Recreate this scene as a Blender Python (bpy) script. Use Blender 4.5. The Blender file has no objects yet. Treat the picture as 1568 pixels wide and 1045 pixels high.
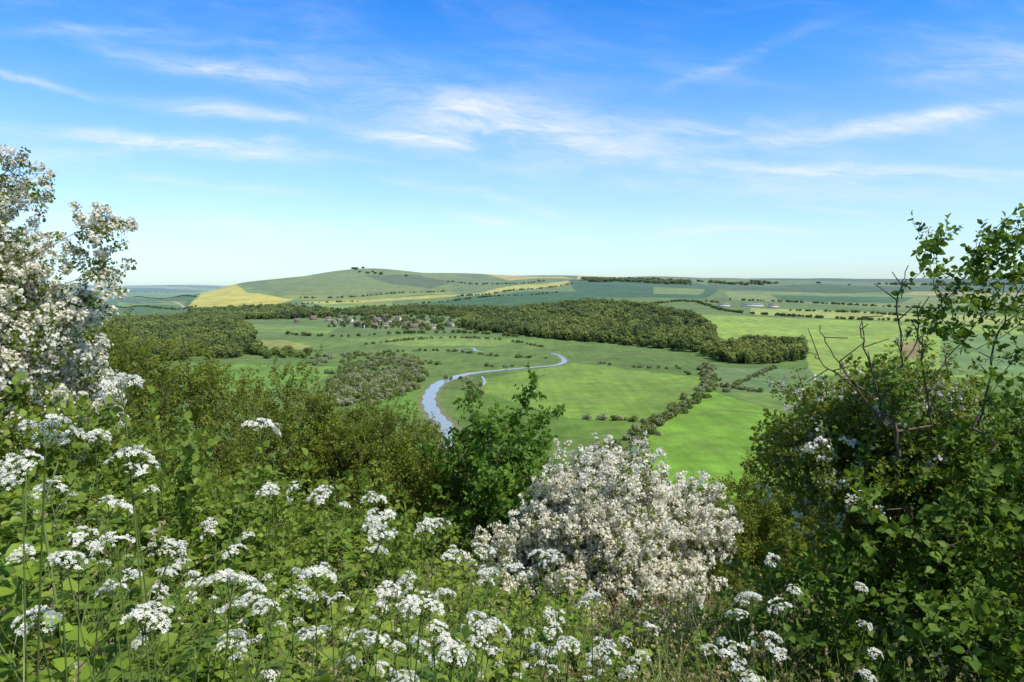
import bpy, math, numpy as np
from mathutils import Vector
rng=np.random.default_rng(7)
scene=bpy.context.scene
CAMZ=90.0
F=1132.0; HOR=437.0; PITCH=math.atan((522.5-HOR)/F)
# ------------------------------------------------------------------ helpers
def norm(a): return a/np.maximum(np.linalg.norm(a,axis=-1,keepdims=True),1e-9)
def frames(d,n):
    y=norm(d); z=n-(n*y).sum(-1,keepdims=True)*y; z=norm(z); x=np.cross(y,z)
    return np.stack([x,y,z],-1)          # columns
class MB:
    def __init__(s): s.V=[];s.F=[];s.n=0
    def add(s,V,Fc,m=0,c=0.5):
        V=np.asarray(V,float).reshape(-1,3);Fc=np.asarray(Fc,int)
        c=np.broadcast_to(np.asarray(c,float),(len(Fc),))
        s.V.append(V);s.F.append((Fc+s.n,m,c));s.n+=len(V)
    def many(s,T,Fc,R,P,S,m=0,c=0.5):
        T=np.asarray(T,float);Fc=np.asarray(Fc,int);n=len(P);k=len(T)
        if n==0:return
        S=np.broadcast_to(np.asarray(S,float),(n,))
        V=np.einsum('nij,kj->nki',R,T)*S[:,None,None]+np.asarray(P)[:,None,:]
        FF=(Fc[None]+(np.arange(n)*k)[:,None,None]).reshape(-1,Fc.shape[1])
        c=np.repeat(np.broadcast_to(np.asarray(c,float),(n,)),len(Fc))
        s.add(V.reshape(-1,3),FF,m,c)
    def tubes(s,A,B,ra,rb,k=5,m=0,c=0.5):
        A=np.asarray(A,float).reshape(-1,3);B=np.asarray(B,float).reshape(-1,3);n=len(A)
        if n==0:return
        ra=np.broadcast_to(ra,(n,));rb=np.broadcast_to(rb,(n,))
        d=B-A; up=np.where(np.abs(norm(d)[:,2:3])>0.9,[[1.,0,0]],[[0,0,1.]])
        R=frames(d,up); a=np.arange(k)*2*math.pi/k
        ring=np.cos(a)[None,:,None]*R[:,None,:,0]+np.sin(a)[None,:,None]*R[:,None,:,2]
        V=np.concatenate([A[:,None]+ring*ra[:,None,None],B[:,None]+ring*rb[:,None,None]],1)
        i=np.arange(k);j=(i+1)%k
        Fq=np.stack([i,j,j+k,i+k],1)
        FF=(Fq[None]+(np.arange(n)*2*k)[:,None,None]).reshape(-1,4)
        s.add(V.reshape(-1,3),FF,m,c)
    def box(s,x0,x1,y0,y1,z0,z1,m=0):
        V=[(x,y,z) for z in(z0,z1) for y in(y0,y1) for x in(x0,x1)]
        s.add(V,[[0,2,3,1],[4,5,7,6],[0,1,5,4],[2,6,7,3],[0,4,6,2],[1,3,7,5]],m)
    def mesh(s,name,mats,smooth=False):
        me=bpy.data.meshes.new(name)
        V=np.concatenate(s.V) if s.V else np.zeros((0,3))
        li=np.concatenate([f.ravel() for f,_,_ in s.F])
        lt=np.concatenate([np.full(len(f),f.shape[1]) for f,_,_ in s.F])
        mi=np.concatenate([np.full(len(f),m) for f,m,_ in s.F])
        cc=np.concatenate([c for _,_,c in s.F])
        ls=np.concatenate([[0],np.cumsum(lt)[:-1]])
        me.vertices.add(len(V));me.vertices.foreach_set('co',V.ravel().astype(np.float32))
        me.loops.add(len(li));me.loops.foreach_set('vertex_index',li.astype(np.int32))
        me.polygons.add(len(lt));me.polygons.foreach_set('loop_start',ls.astype(np.int32))
        me.polygons.foreach_set('loop_total',lt.astype(np.int32))
        me.polygons.foreach_set('material_index',mi.astype(np.int32))
        if smooth: me.polygons.foreach_set('use_smooth',np.ones(len(lt),bool))
        at=me.attributes.new('tint','FLOAT','FACE');at.data.foreach_set('value',cc.astype(np.float32))
        for mt in mats: me.materials.append(mt)
        me.update(calc_edges=True)
        return me
def obj(name,me,parent=None):
    o=bpy.data.objects.new(name,me);scene.collection.objects.link(o)
    if parent:o.parent=parent
    return o
def coll(name,meshes):
    c=bpy.data.collections.new(name)
    for i,me in enumerate(meshes):
        o=bpy.data.objects.new("%s_%02d"%(name,i),me);c.objects.link(o)
    return c
_gn={}
def gn_for(c,real):
    if (c.name,real) in _gn:return _gn[(c.name,real)]
    g=bpy.data.node_groups.new('scatter_'+c.name,'GeometryNodeTree')
    g.interface.new_socket('Geometry',in_out='INPUT',socket_type='NodeSocketGeometry')
    g.interface.new_socket('Geometry',in_out='OUTPUT',socket_type='NodeSocketGeometry')
    N=g.nodes;L=g.links
    i=N.new('NodeGroupInput');o=N.new('NodeGroupOutput')
    ci=N.new('GeometryNodeCollectionInfo');ci.inputs['Collection'].default_value=c
    ci.inputs['Separate Children'].default_value=True;ci.inputs['Reset Children'].default_value=True
    ip=N.new('GeometryNodeInstanceOnPoints');ip.inputs['Pick Instance'].default_value=True
    def na(n,t):
        a=N.new('GeometryNodeInputNamedAttribute');a.data_type=t;a.inputs['Name'].default_value=n
        return a.outputs['Attribute']
    e=N.new('FunctionNodeEulerToRotation')
    L.new(na('rot','FLOAT_VECTOR'),e.inputs[0]);L.new(e.outputs[0],ip.inputs['Rotation'])
    L.new(na('scl','FLOAT_VECTOR'),ip.inputs['Scale'])
    L.new(na('idx','INT'),ip.inputs['Instance Index'])
    L.new(i.outputs[0],ip.inputs['Points']);L.new(ci.outputs[0],ip.inputs['Instance'])
    if real:
        rl=N.new('GeometryNodeRealizeInstances');L.new(ip.outputs[0],rl.inputs[0]);L.new(rl.outputs[0],o.inputs[0])
    else: L.new(ip.outputs[0],o.inputs[0])
    _gn[(c.name,real)]=g;return g
def scatter(name,c,P,rot,scl,idx=None,tint=None,parent=None,real=True):
    P=np.asarray(P,float);n=len(P)
    me=bpy.data.meshes.new(name);me.vertices.add(n);me.vertices.foreach_set('co',P.ravel().astype(np.float32))
    scl=np.asarray(scl,float)
    if scl.ndim==1: scl=np.repeat(scl[:,None],3,1)
    if idx is None: idx=rng.integers(0,len(c.objects),n)
    if tint is None: tint=rng.random(n)
    for nm,t,k,v in(('rot','FLOAT_VECTOR','vector',rot),('scl','FLOAT_VECTOR','vector',scl)):
        a=me.attributes.new(nm,t,'POINT');a.data.foreach_set(k,np.asarray(v,float).ravel().astype(np.float32))
    a=me.attributes.new('idx','INT','POINT');a.data.foreach_set('value',np.asarray(idx).astype(np.int32))
    a=me.attributes.new('itint','FLOAT','POINT');a.data.foreach_set('value',np.asarray(tint).astype(np.float32))
    o=obj(name,me,parent)
    m=o.modifiers.new('scatter','NODES');m.node_group=gn_for(c,real)
    return o
def dir_euler(d,roll):
    d=norm(d)
    return np.stack([roll,-np.arcsin(np.clip(d[:,2],-1,1)),np.arctan2(d[:,1],d[:,0])],1)
# ------------------------------------------------------------------ materials
HAZE=(0.33,0.47,0.61,1)  # aerial haze colour, painted into base colours with distance from the world origin
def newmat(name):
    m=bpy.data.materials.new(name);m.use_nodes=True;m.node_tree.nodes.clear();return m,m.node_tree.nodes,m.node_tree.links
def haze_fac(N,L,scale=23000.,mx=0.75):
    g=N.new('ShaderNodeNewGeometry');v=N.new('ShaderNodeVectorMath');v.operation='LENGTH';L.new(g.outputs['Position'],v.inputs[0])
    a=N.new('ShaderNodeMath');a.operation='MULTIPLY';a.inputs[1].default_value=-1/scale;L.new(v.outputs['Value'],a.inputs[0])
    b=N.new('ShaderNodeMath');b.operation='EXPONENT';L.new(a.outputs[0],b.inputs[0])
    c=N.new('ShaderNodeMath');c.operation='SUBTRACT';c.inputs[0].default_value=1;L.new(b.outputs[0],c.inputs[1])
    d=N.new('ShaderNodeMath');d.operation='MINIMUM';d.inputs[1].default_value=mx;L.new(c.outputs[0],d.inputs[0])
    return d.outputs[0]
def mixc(N,L,f,a,b):
    m=N.new('ShaderNodeMix');m.data_type='RGBA'
    for s,v in((m.inputs[0],f),(m.inputs[6],a),(m.inputs[7],b)):
        if isinstance(v,(tuple,float,int)): s.default_value=v
        else: L.new(v,s)
    return m.outputs[2]
def leafmat(name,ca,cb,tr=0.35,rough=0.5,haze=False,spec=0.2):
    m,N,L=newmat(name)
    at=N.new('ShaderNodeAttribute');at.attribute_name='tint'
    ai=N.new('ShaderNodeAttribute');ai.attribute_name='itint';ai.attribute_type='INSTANCER'
    ag=N.new('ShaderNodeAttribute');ag.attribute_name='itint'
    s=N.new('ShaderNodeMath');s.operation='ADD';L.new(at.outputs['Fac'],s.inputs[0]);L.new(ai.outputs['Fac'],s.inputs[1])
    s2=N.new('ShaderNodeMath');s2.operation='ADD';L.new(s.outputs[0],s2.inputs[0]);L.new(ag.outputs['Fac'],s2.inputs[1])
    h=N.new('ShaderNodeMath');h.operation='MULTIPLY';h.inputs[1].default_value=0.5;h.use_clamp=True;L.new(s2.outputs[0],h.inputs[0])
    col=mixc(N,L,h.outputs[0],(*ca,1),(*cb,1))
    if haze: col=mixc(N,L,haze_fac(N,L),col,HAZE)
    p=N.new('ShaderNodeBsdfPrincipled');p.inputs['Roughness'].default_value=rough
    p.inputs['Specular IOR Level'].default_value=spec;L.new(col,p.inputs['Base Color'])
    t=N.new('ShaderNodeBsdfTranslucent')
    hs=N.new('ShaderNodeMix');hs.data_type='RGBA';hs.blend_type='MULTIPLY';hs.inputs[0].default_value=1;L.new(col,hs.inputs[6]);hs.inputs[7].default_value=(1.5,1.35,0.7,1) if spec>.12 else (1,1,1,1)
    L.new(hs.outputs[2],t.inputs[0])
    x=N.new('ShaderNodeMixShader');x.inputs[0].default_value=tr;L.new(p.outputs[0],x.inputs[1]);L.new(t.outputs[0],x.inputs[2])
    o=N.new('ShaderNodeOutputMaterial');L.new(x.outputs[0],o.inputs[0]);return m
def plain(name,c,rough=0.8,noise=0.25,scale=8.,haze=False):
    m,N,L=newmat(name)
    n=N.new('ShaderNodeTexNoise');n.inputs['Scale'].default_value=scale;n.inputs['Detail'].default_value=5
    tc=N.new('ShaderNodeTexCoord');L.new(tc.outputs['Object'],n.inputs['Vector'])
    d=tuple(v*(1-noise) for v in c)+(1,);u=tuple(min(1,v*(1+noise)) for v in c)+(1,)
    col=mixc(N,L,n.outputs['Fac'],d,u)
    if haze: col=mixc(N,L,haze_fac(N,L),col,HAZE)
    p=N.new('ShaderNodeBsdfPrincipled');p.inputs['Roughness'].default_value=rough;L.new(col,p.inputs['Base Color'])
    p.inputs['Specular IOR Level'].default_value=0.5 if rough<.3 else 0.12
    o=N.new('ShaderNodeOutputMaterial');L.new(p.outputs[0],o.inputs[0]);return m
M_bark=plain('bark',(0.15,0.12,0.085),0.9,0.4,30)
M_darkbark=plain('dark_bark',(0.09,0.075,0.055),0.9,0.4,30)
M_stem=leafmat('green_stem',(0.10,0.15,0.035),(0.17,0.22,0.06),0.1)
M_haw=leafmat('hawthorn_leaf',(0.10,0.14,0.018),(0.27,0.33,0.045),0.45)
M_hawd=leafmat('hawthorn_leaf_dark',(0.11,0.16,0.025),(0.22,0.29,0.05),0.42,.6,False,.13)
M_elder=leafmat('elder_leaf',(0.07,0.15,0.02),(0.18,0.32,0.045),0.42)
M_ivy=leafmat('dark_shrub_leaf',(0.05,0.115,0.016),(0.19,0.30,0.045),0.4,0.5,False,.15)
M_nettle=leafmat('nettle_leaf',(0.09,0.18,0.02),(0.31,0.43,0.055),0.45)
M_bramble=leafmat('bramble_leaf',(0.10,0.18,0.028),(0.33,0.42,0.07),0.42)
M_grass=leafmat('grass_blade',(0.13,0.19,0.04),(0.31,0.34,0.11),0.35)
M_straw=leafmat('dry_grass',(0.34,0.29,0.16),(0.48,0.41,0.25),0.3)
M_bloss=leafmat('blossom',(0.88,0.84,0.69),(0.94,0.92,0.83),0.45,0.7,False,.05)
M_umbel=leafmat('umbel_floret',(0.87,0.86,0.73),(0.93,0.92,0.85),0.35,0.7,False,.05)
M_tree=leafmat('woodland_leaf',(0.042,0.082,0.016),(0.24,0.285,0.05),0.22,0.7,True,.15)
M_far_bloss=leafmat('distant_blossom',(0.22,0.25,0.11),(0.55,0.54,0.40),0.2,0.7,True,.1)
M_scrub=leafmat('scrub_leaf',(0.09,0.14,0.02),(0.22,0.28,0.045),0.3)
# ------------------------------------------------------------------ terrain
COLS=np.array([-800,0,200,300,365,420,480,570,700,850,1000,1100,1300,1568,2400.])
ROWS=np.array([900,1100,1500,2000,2600,3300,4000,4700,6000,9000,14000,40000.])
TAB=np.array([
[0]*15,
[0,0,0,0,0,0,0,0,0,0,2,4,6,8,8],
[5,5,5,5,6,8,10,12,15,22,30,32,30,32,32],
[5,5,5,10,18,25,30,35,38,50,55,50,50,50,50],
[0,0,5,25,38,46,52,60,60,65,68,68,66,66,66],
[-5,-5,0,35,68,90,112,120,104,98,96,88,82,82,82],
[-5,-5,0,34,100,122,158,180,164,146,132,116,102,100,100],
[-5,-5,0,10,50,60,80,100,110,120,126,124,118,118,118],
[-5,-5,0,0,0,20,30,50,60,90,120,142,138,136,133],
[20,10,20,10,0,0,0,0,50,60,80,110,150,165,140],
[60,110,85,105,80,0,0,0,0,0,0,0,0,0,0],
[0]*15],float)
GU=np.linspace(-800,2400,400);GD=np.linspace(math.log(900),math.log(40000),260)
tmp=np.array([np.interp(GU,COLS,r) for r in TAB])
G=np.array([np.interp(GD,np.log(ROWS),tmp[:,i]) for i in range(400)]).T
def blur(a,ax,n):
    k=np.ones(n)/n;p=n//2
    a=np.moveaxis(a,ax,0);b=np.concatenate([np.repeat(a[:1],p,0),a,np.repeat(a[-1:],p,0)])
    b=np.stack([np.convolve(b[:,i],k,'valid') for i in range(b.shape[1])],1)
    return np.moveaxis(b,0,ax)
for _ in range(2): G=blur(blur(G,0,5),1,5)
def height(x,y):
    x=np.asarray(x,float);y=np.asarray(y,float);r=np.hypot(x,y)
    D=np.maximum(y,r*0.55)
    px=784+F*x/np.maximum(y,r*0.3+1e-3);px=np.clip(px,-799,2399)
    fu=(px+800)/3200*399;fd=(np.log(np.clip(D,901,39999))-GD[0])/(GD[1]-GD[0])
    iu=np.clip(fu.astype(int),0,398);idd=np.clip(fd.astype(int),0,258);a=fu-iu;b=fd-idd
    T=(G[idd,iu]*(1-a)+G[idd,iu+1]*a)*(1-b)+(G[idd+1,iu]*(1-a)+G[idd+1,iu+1]*a)*b
    w=np.clip((D-1500)/2000,0,1)*np.clip((9000-D)/3000,0,1)
    T=T+w*(8*np.sin(x/210+1.3*np.sin(y/330))*np.sin(y/260+x/500)+5*np.sin(x/95+y/140+np.sin(y/200)))
    hz=88.30-0.31*y+np.where(x<0,1.75*np.tanh(-0.2*x),-0.02*np.minimum(x,30))
    hz=np.where(hz>100,100+12*np.tanh((hz-100)/12),hz)
    hz=hz+0.12*np.sin(x*1.3+y*.7)*np.sin(y*1.1)
    k=6.
    return k*np.logaddexp(hz/k,T/k)
def survey(px,py):
    """ground point seen on a given bearing / depression from the viewpoint"""
    u=(px-784)/F;v=(py-522.5)/F;c,s=math.cos(PITCH),math.sin(PITCH)
    d=np.array([u,c-v*s,-s-v*c]);d/=d[1]
    Y=np.geomspace(150,16000,4000);h=height(d[0]*Y,Y);z=CAMZ+d[2]*Y
    k=np.argmax(z<h) if (z<h).any() else 3999
    return np.array([d[0]*Y[k],Y[k],h[k]])
def spoly(pts): return np.array([survey(*p)[:2] for p in pts])
def inpoly(x,y,P):
    r=np.zeros(x.shape,bool);n=len(P)
    for i in range(n):
        x0,y0=P[i];x1,y1=P[(i+1)%n]
        c=((y0>y)!=(y1>y))
        with np.errstate(divide='ignore',invalid='ignore'):
            r^=c&(x<(x1-x0)*(y-y0)/(y1-y0+1e-12)+x0)
    return r
def lin(r,g,b,k=1.0):
    c=np.array([((v/255)**2.2) for v in(r,g,b)]);l=c@[.3,.59,.11]
    c=(c*.94+l*.06)*[1.12,.92,.82]*.95
    return tuple(c)
ang=np.concatenate([np.linspace(-180,-46,40,endpoint=False),np.linspace(-46,46,860),np.linspace(46,180,41)[1:-1]])*math.pi/180
rad=np.concatenate([[0.05],np.geomspace(0.5,30,90,endpoint=False),np.geomspace(30,300,60,endpoint=False),np.geomspace(300,6500,560,endpoint=False),np.geomspace(6500,42000,50)])
A,R_=np.meshgrid(ang,rad);X=np.sin(A)*R_;Y=np.cos(A)*R_;Z=height(X,Y)
Z=np.where(R_>30000,Z-(R_-30000)*0.002,Z)
na_,nr_=len(ang),len(rad)
V=np.stack([X,Y,Z],-1).reshape(-1,3)
i,j=np.meshgrid(np.arange(nr_-1),np.arange(na_),indexing='ij');j2=(j+1)%na_
FF=np.stack([i*na_+j,i*na_+j2,(i+1)*na_+j2,(i+1)*na_+j],-1).reshape(-1,4)
xs,ys=V[:,0],V[:,1];rr=np.hypot(xs,ys)
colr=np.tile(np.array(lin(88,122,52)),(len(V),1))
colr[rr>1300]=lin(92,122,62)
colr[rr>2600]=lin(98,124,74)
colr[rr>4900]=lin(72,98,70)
# irregular patchwork of plain farmland far out
pk=(rr>4900)&(xs<-500);cell=np.floor(xs/420+.5*np.sin(ys/900)).astype(int)*7+np.floor(ys/600).astype(int)*13
pal=np.array([lin(110,136,84),lin(70,100,62),lin(140,148,96),lin(60,88,58),lin(120,146,84)])
colr[pk]=pal[np.abs(cell[pk]*2654435761%97)%5]
FIELDS=[
([(150,452),(300,452),(290,480),(150,480)],(72,108,56)),
([(180,462),(285,462),(280,470),(180,470)],(104,142,72)),
([(150,447),(300,447),(300,452),(150,452)],(96,134,68)),
([(365,434),(480,418),(570,413),(700,420),(690,445),(560,455),(430,455)],(108,132,70)),
([(560,422),(640,421),(700,432),(660,442),(600,436)],(86,104,62)),
([(300,440),(365,435),(430,452),(380,450),(320,443)],(104,140,64)),
([(288,471),(305,454),(320,445),(380,449),(450,459),(425,468)],(176,182,70)),
([(455,463),(540,460),(640,454),(740,448),(800,436),(870,430),(880,434),(790,444),(690,455),(600,461),(500,467)],(164,174,80)),
([(430,452),(560,455),(690,446),(700,450),(560,460),(450,459)],(120,146,66)),
([(740,420),(860,424),(880,427),(780,430)],(168,166,98)),
([(885,423),(1050,429),(1050,432),(885,428)],(170,168,100)),
([(600,470),(700,458),(800,447),(900,446),(920,462),(820,474),(700,480),(600,480)],(58,100,54)),
([(470,468),(600,462),(600,472),(540,476)],(114,150,66)),
([(870,430),(1070,434),(1110,442),(1080,458),(920,456),(880,445)],(58,96,58)),
([(1000,440),(1080,443),(1070,452),(1000,450)],(110,136,76)),
([(1080,434),(1568,436),(1700,446),(1568,448),(1120,445)],(72,98,62)),
([(1110,447),(1568,455),(1700,462),(1640,478),(1390,474),(1120,460)],(114,140,80)),
([(1180,452),(1400,456),(1380,464),(1200,462)],(66,106,62)),
([(1400,447),(1568,449),(1568,455),(1380,452)],(146,154,94)),
([(1150,472),(1400,480),(1640,490),(1640,505),(1380,492),(1150,482)],(142,166,84)),
([(1060,482),(1385,493),(1640,508),(1640,580),(1240,575),(1235,540),(1130,528),(1090,510)],(124,160,62)),
([(1375,524),(1412,526),(1408,548),(1380,551)],(124,122,76)),
([(1440,510),(1640,515),(1640,575),(1440,575)],(98,135,78)),
([(1085,562),(1240,566),(1275,606),(1200,608),(1110,596)],(94,128,78)),
([(880,530),(1075,547),(1080,578),(880,552)],(86,118,48)),
([(735,582),(880,556),(1082,580),(1058,612),(985,643),(880,652),(735,610)],(106,146,52)),
([(700,590),(870,640),(985,648),(940,690),(850,720),(700,700)],(86,124,44)),
([(950,700),(1085,598),(1205,635),(1260,760),(1000,790)],(102,152,42)),
([(1100,600),(1270,610),(1270,640),(1200,632)],(96,132,60)),
([(280,556),(520,562),(470,600),(280,600)],(98,145,50)),
([(400,520),(480,522),(470,536),(395,533)],(130,146,74)),
([(430,520),(700,515),(840,522),(850,548),(700,560),(560,545)],(92,126,54)),
([(520,520),(640,513),(800,520),(760,530),(620,530)],(112,146,64)),
([(570,600),(650,590),(640,640),(560,640)],(92,140,46)),
([(370,496),(520,502),(500,512),(380,508)],(106,142,62)),
([(590,490),(640,488),(640,494),(590,497)],(110,142,62)),
]
for P,c in FIELDS:
    m=inpoly(xs,ys,spoly(P));colr[m]=lin(*c)
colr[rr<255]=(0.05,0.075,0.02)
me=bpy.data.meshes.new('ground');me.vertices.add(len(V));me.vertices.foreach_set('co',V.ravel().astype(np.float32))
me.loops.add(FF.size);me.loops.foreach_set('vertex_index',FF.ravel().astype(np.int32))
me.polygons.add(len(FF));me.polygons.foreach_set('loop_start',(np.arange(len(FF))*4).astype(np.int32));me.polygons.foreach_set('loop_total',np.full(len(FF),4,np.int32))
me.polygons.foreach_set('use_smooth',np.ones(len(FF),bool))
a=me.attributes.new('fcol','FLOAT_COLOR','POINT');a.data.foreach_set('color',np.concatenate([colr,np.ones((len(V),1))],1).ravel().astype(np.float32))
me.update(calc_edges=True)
m,N,L=newmat('meadow_and_fields')
at=N.new('ShaderNodeAttribute');at.attribute_name='fcol'
g=N.new('ShaderNodeNewGeometry')
def tn(scale,det,vec=None,rough=0.6):
    n=N.new('ShaderNodeTexNoise');n.inputs['Scale'].default_value=scale;n.inputs['Detail'].default_value=det;n.inputs['Roughness'].default_value=rough
    L.new(vec or g.outputs['Position'],n.inputs['Vector']);return n.outputs['Fac']
def rmp(f,a,b,c,d):
    r=N.new('ShaderNodeMapRange');r.inputs[1].default_value=a;r.inputs[2].default_value=b;r.inputs[3].default_value=c;r.inputs[4].default_value=d;L.new(f,r.inputs[0]);return r.outputs[0]
def mul(a,b):
    r=N.new('ShaderNodeMath');r.operation='MULTIPLY';L.new(a,r.inputs[0]);L.new(b,r.inputs[1]);return r.outputs[0]
v1=rmp(tn(0.012,6),0.3,0.7,0.76,1.24);v2=rmp(tn(0.06,6,None,.7),0.3,0.7,0.72,1.28);v3=rmp(tn(0.6,3),0.3,0.7,0.88,1.12)
mp=N.new('ShaderNodeMapping');mp.inputs['Rotation'].default_value=(0,0,0.5);mp.inputs['Scale'].default_value=(0.15,0.01,0);L.new(g.outputs['Position'],mp.inputs[0])
v4=rmp(tn(1,3,mp.outputs[0]),0.3,0.7,0.86,1.14)
vv=mul(mul(v1,v2),mul(v3,v4))
cm=N.new('ShaderNodeVectorMath');cm.operation='SCALE';L.new(at.outputs['Color'],cm.inputs[0]);L.new(vv,cm.inputs['Scale'])
col=mixc(N,L,rmp(tn(0.02,6),0.48,0.8,0.0,0.5),cm.outputs[0],(0.17,0.18,0.06,1))
col=mixc(N,L,haze_fac(N,L),col,HAZE)  # distance haze painted over the field colours
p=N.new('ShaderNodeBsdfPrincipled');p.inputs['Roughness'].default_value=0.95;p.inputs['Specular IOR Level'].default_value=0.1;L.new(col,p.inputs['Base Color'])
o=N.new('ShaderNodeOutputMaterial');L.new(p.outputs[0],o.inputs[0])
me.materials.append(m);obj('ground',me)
# ------------------------------------------------------------------ river
def catmull(P,n=10):
    P=np.asarray(P,float);Q=np.vstack([2*P[0]-P[1],P,2*P[-1]-P[-2]]);out=[]
    for i in range(1,len(Q)-2):
        for t in np.linspace(0,1,n,endpoint=False):
            out.append(0.5*((2*Q[i])+(-Q[i-1]+Q[i+1])*t+(2*Q[i-1]-5*Q[i]+4*Q[i+1]-Q[i+2])*t*t+(-Q[i-1]+3*Q[i]-3*Q[i+1]+Q[i+2])*t**3))
    out.append(P[-1]);return np.array(out)
def ribbon(name,pts,w,z,mat):
    C=catmull(spoly(pts),12);t=norm(np.gradient(C,axis=0));n=np.stack([-t[:,1],t[:,0]],1)
    W=np.interp(np.linspace(0,1,len(C)),np.linspace(0,1,len(w)),w)[:,None]/2*(1+0.14*np.sin(np.arange(len(C))*0.9)+.08*np.sin(np.arange(len(C))*2.3))[:,None]
    Lp=C-n*W;Rp=C+n*W;k=len(C);V=np.zeros((2*k,3));V[:k,:2]=Lp;V[k:,:2]=Rp
    V[:,2]=np.maximum(height(V[:,0],V[:,1]),0)+z
    q=np.arange(k-1);mb=MB();mb.add(V,np.stack([q,q+k,q+k+1,q+1],1));return obj(name,mb.mesh(name,[mat]))
m,N,L=newmat('river_water')
p=N.new('ShaderNodeBsdfPrincipled');p.inputs['Base Color'].default_value=(0.23,0.25,0.24,1);p.inputs['Roughness'].default_value=0.14;p.inputs['IOR'].default_value=1.42
tx=N.new('ShaderNodeTexNoise');tx.inputs['Scale'].default_value=0.8;gg=N.new('ShaderNodeNewGeometry');L.new(gg.outputs['Position'],tx.inputs['Vector'])
b=N.new('ShaderNodeBump');b.inputs['Strength'].default_value=0.08;L.new(tx.outputs['Fac'],b.inputs['Height']);L.new(b.outputs[0],p.inputs['Normal'])
o=N.new('ShaderNodeOutputMaterial');L.new(p.outputs[0],o.inputs[0]);M_water=m
M_bank=plain('reed_bank',(0.17,0.18,0.08),0.9,0.4,0.1)
RV=[(700,690),(684,655),(668,638),(657,618),(660,602),(672,588),(692,580),(718,573),(760,568),(815,563),(850,560),(864,554),(858,546),(845,541)]
ribbon('riverbank',RV,[20,18,17,17,17,15,12,11],0.10,M_bank)
ribbon('river',RV,[10,10,10,10,10,7.5,6,6,5],0.22,M_water)
ribbon('ditch',[(724,612),(728,600),(742,586),(738,577)],[4,3,2],0.16,M_water)
ribbon('ditch',[(700,534),(722,533),(730,538),(745,540)],[5,5,4],0.16,M_water)
M_track=plain('chalk_track',(0.42,0.39,0.30),0.9,0.2,0.1)
ribbon('chalk_track',[(215,463),(245,462),(275,466),(284,474)],[7,7,7],0.4,M_track)
ribbon('chalk_track',[(1085,628),(1120,629),(1160,633),(1200,640)],[2.5,2.5],0.14,M_bank)
# ------------------------------------------------------------------ distant trees
def tree_mesh(seed,lobes=11,q=52,size=0.085,mats=None,hgt=1.0,wid=0.40,low=0.22,blossom=0.0):
    r=np.random.default_rng(seed);mb=MB()
    C=[];Rr=[]
    for k in range(lobes):
        a=r.random()*6.28;h=low+(hgt-low-0.16)*((k+.5)/lobes);w=wid*(0.62*math.sin(math.pi*min(1,(h-low+0.2)/(hgt-low+.1)))+0.05)
        C.append((math.cos(a)*w,math.sin(a)*w,h));Rr.append(r.uniform(.15,.24)*wid/0.4)
    C=np.array(C);Rr=np.array(Rr)
    Q=[(-.5,-.5,0),(.5,-.5,.1),(.5,.5,0),(-.5,.5,.1)]
    for c,ra in zip(C,Rr):
        d=norm(r.normal(size=(q,3)));P=c+d*ra*r.uniform(.75,1.08,(q,1))*[1,1,.85]
        nn=norm(d+r.normal(size=(q,3))*.4);t=r.normal(size=(q,3))
        if blossom>0:
            isb=r.random(q)<blossom
            mb.many(Q,[[0,1,2,3]],frames(t,nn)[isb],P[isb],r.uniform(.6,1.2,isb.sum())*size,1,r.random(isb.sum()))
            kk=~isb
        else: kk=np.ones(q,bool)
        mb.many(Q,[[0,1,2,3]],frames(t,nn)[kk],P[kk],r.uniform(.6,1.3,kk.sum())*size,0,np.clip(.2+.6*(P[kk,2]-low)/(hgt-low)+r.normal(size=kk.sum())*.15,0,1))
    mi=2 if blossom>0 else 1
    mb.tubes([(0,0,-.05)],[(0,0,low+.15)],.03,.02,5,mi)
    for c in C[::2]: mb.tubes([(0,0,low*.8)],[c],.018,.006,4,mi)
    return mb.mesh('tree_src',mats)
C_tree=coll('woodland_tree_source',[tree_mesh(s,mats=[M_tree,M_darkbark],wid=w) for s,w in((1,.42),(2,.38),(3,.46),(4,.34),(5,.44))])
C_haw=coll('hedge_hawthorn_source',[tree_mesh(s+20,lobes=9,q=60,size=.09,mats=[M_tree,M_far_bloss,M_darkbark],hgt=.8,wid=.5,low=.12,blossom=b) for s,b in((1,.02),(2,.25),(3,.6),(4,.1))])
def place(name,c,XY,smin,smax,tlo=0,thi=1,idx=None,sx=1.0,clump=0.):
    XY=np.asarray(XY);n=len(XY);z=height(XY[:,0],XY[:,1])-.2
    s=rng.uniform(smin,smax,n);S=np.stack([s*rng.uniform(.9,1.25,n)*sx,s*rng.uniform(.9,1.25,n)*sx,s],1)
    rot=np.zeros((n,3));rot[:,2]=rng.random(n)*6.28
    t=rng.uniform(tlo,thi,n)
    if clump: t=t+clump*np.sin(XY[:,0]/31+2*np.sin(XY[:,1]/70))*np.sin(XY[:,1]/47+XY[:,0]/90)
    return scatter(name,c,np.column_stack([XY,z]),rot,S,idx,t,None,False)
def fill(pts,area,gap=0.0):
    P=spoly(pts);lo,hi=P.min(0),P.max(0);n=int((hi-lo).prod()/area)
    q=rng.uniform(lo,hi,(n,2));m=inpoly(q[:,0],q[:,1],P)
    if gap>0: m&=(np.sin(q[:,0]/37+q[:,1]/53)+np.sin(q[:,0]/19-q[:,1]/41)+rng.normal(size=n)*.5)>(-2+4*gap*.5)
    return q[m]
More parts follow.
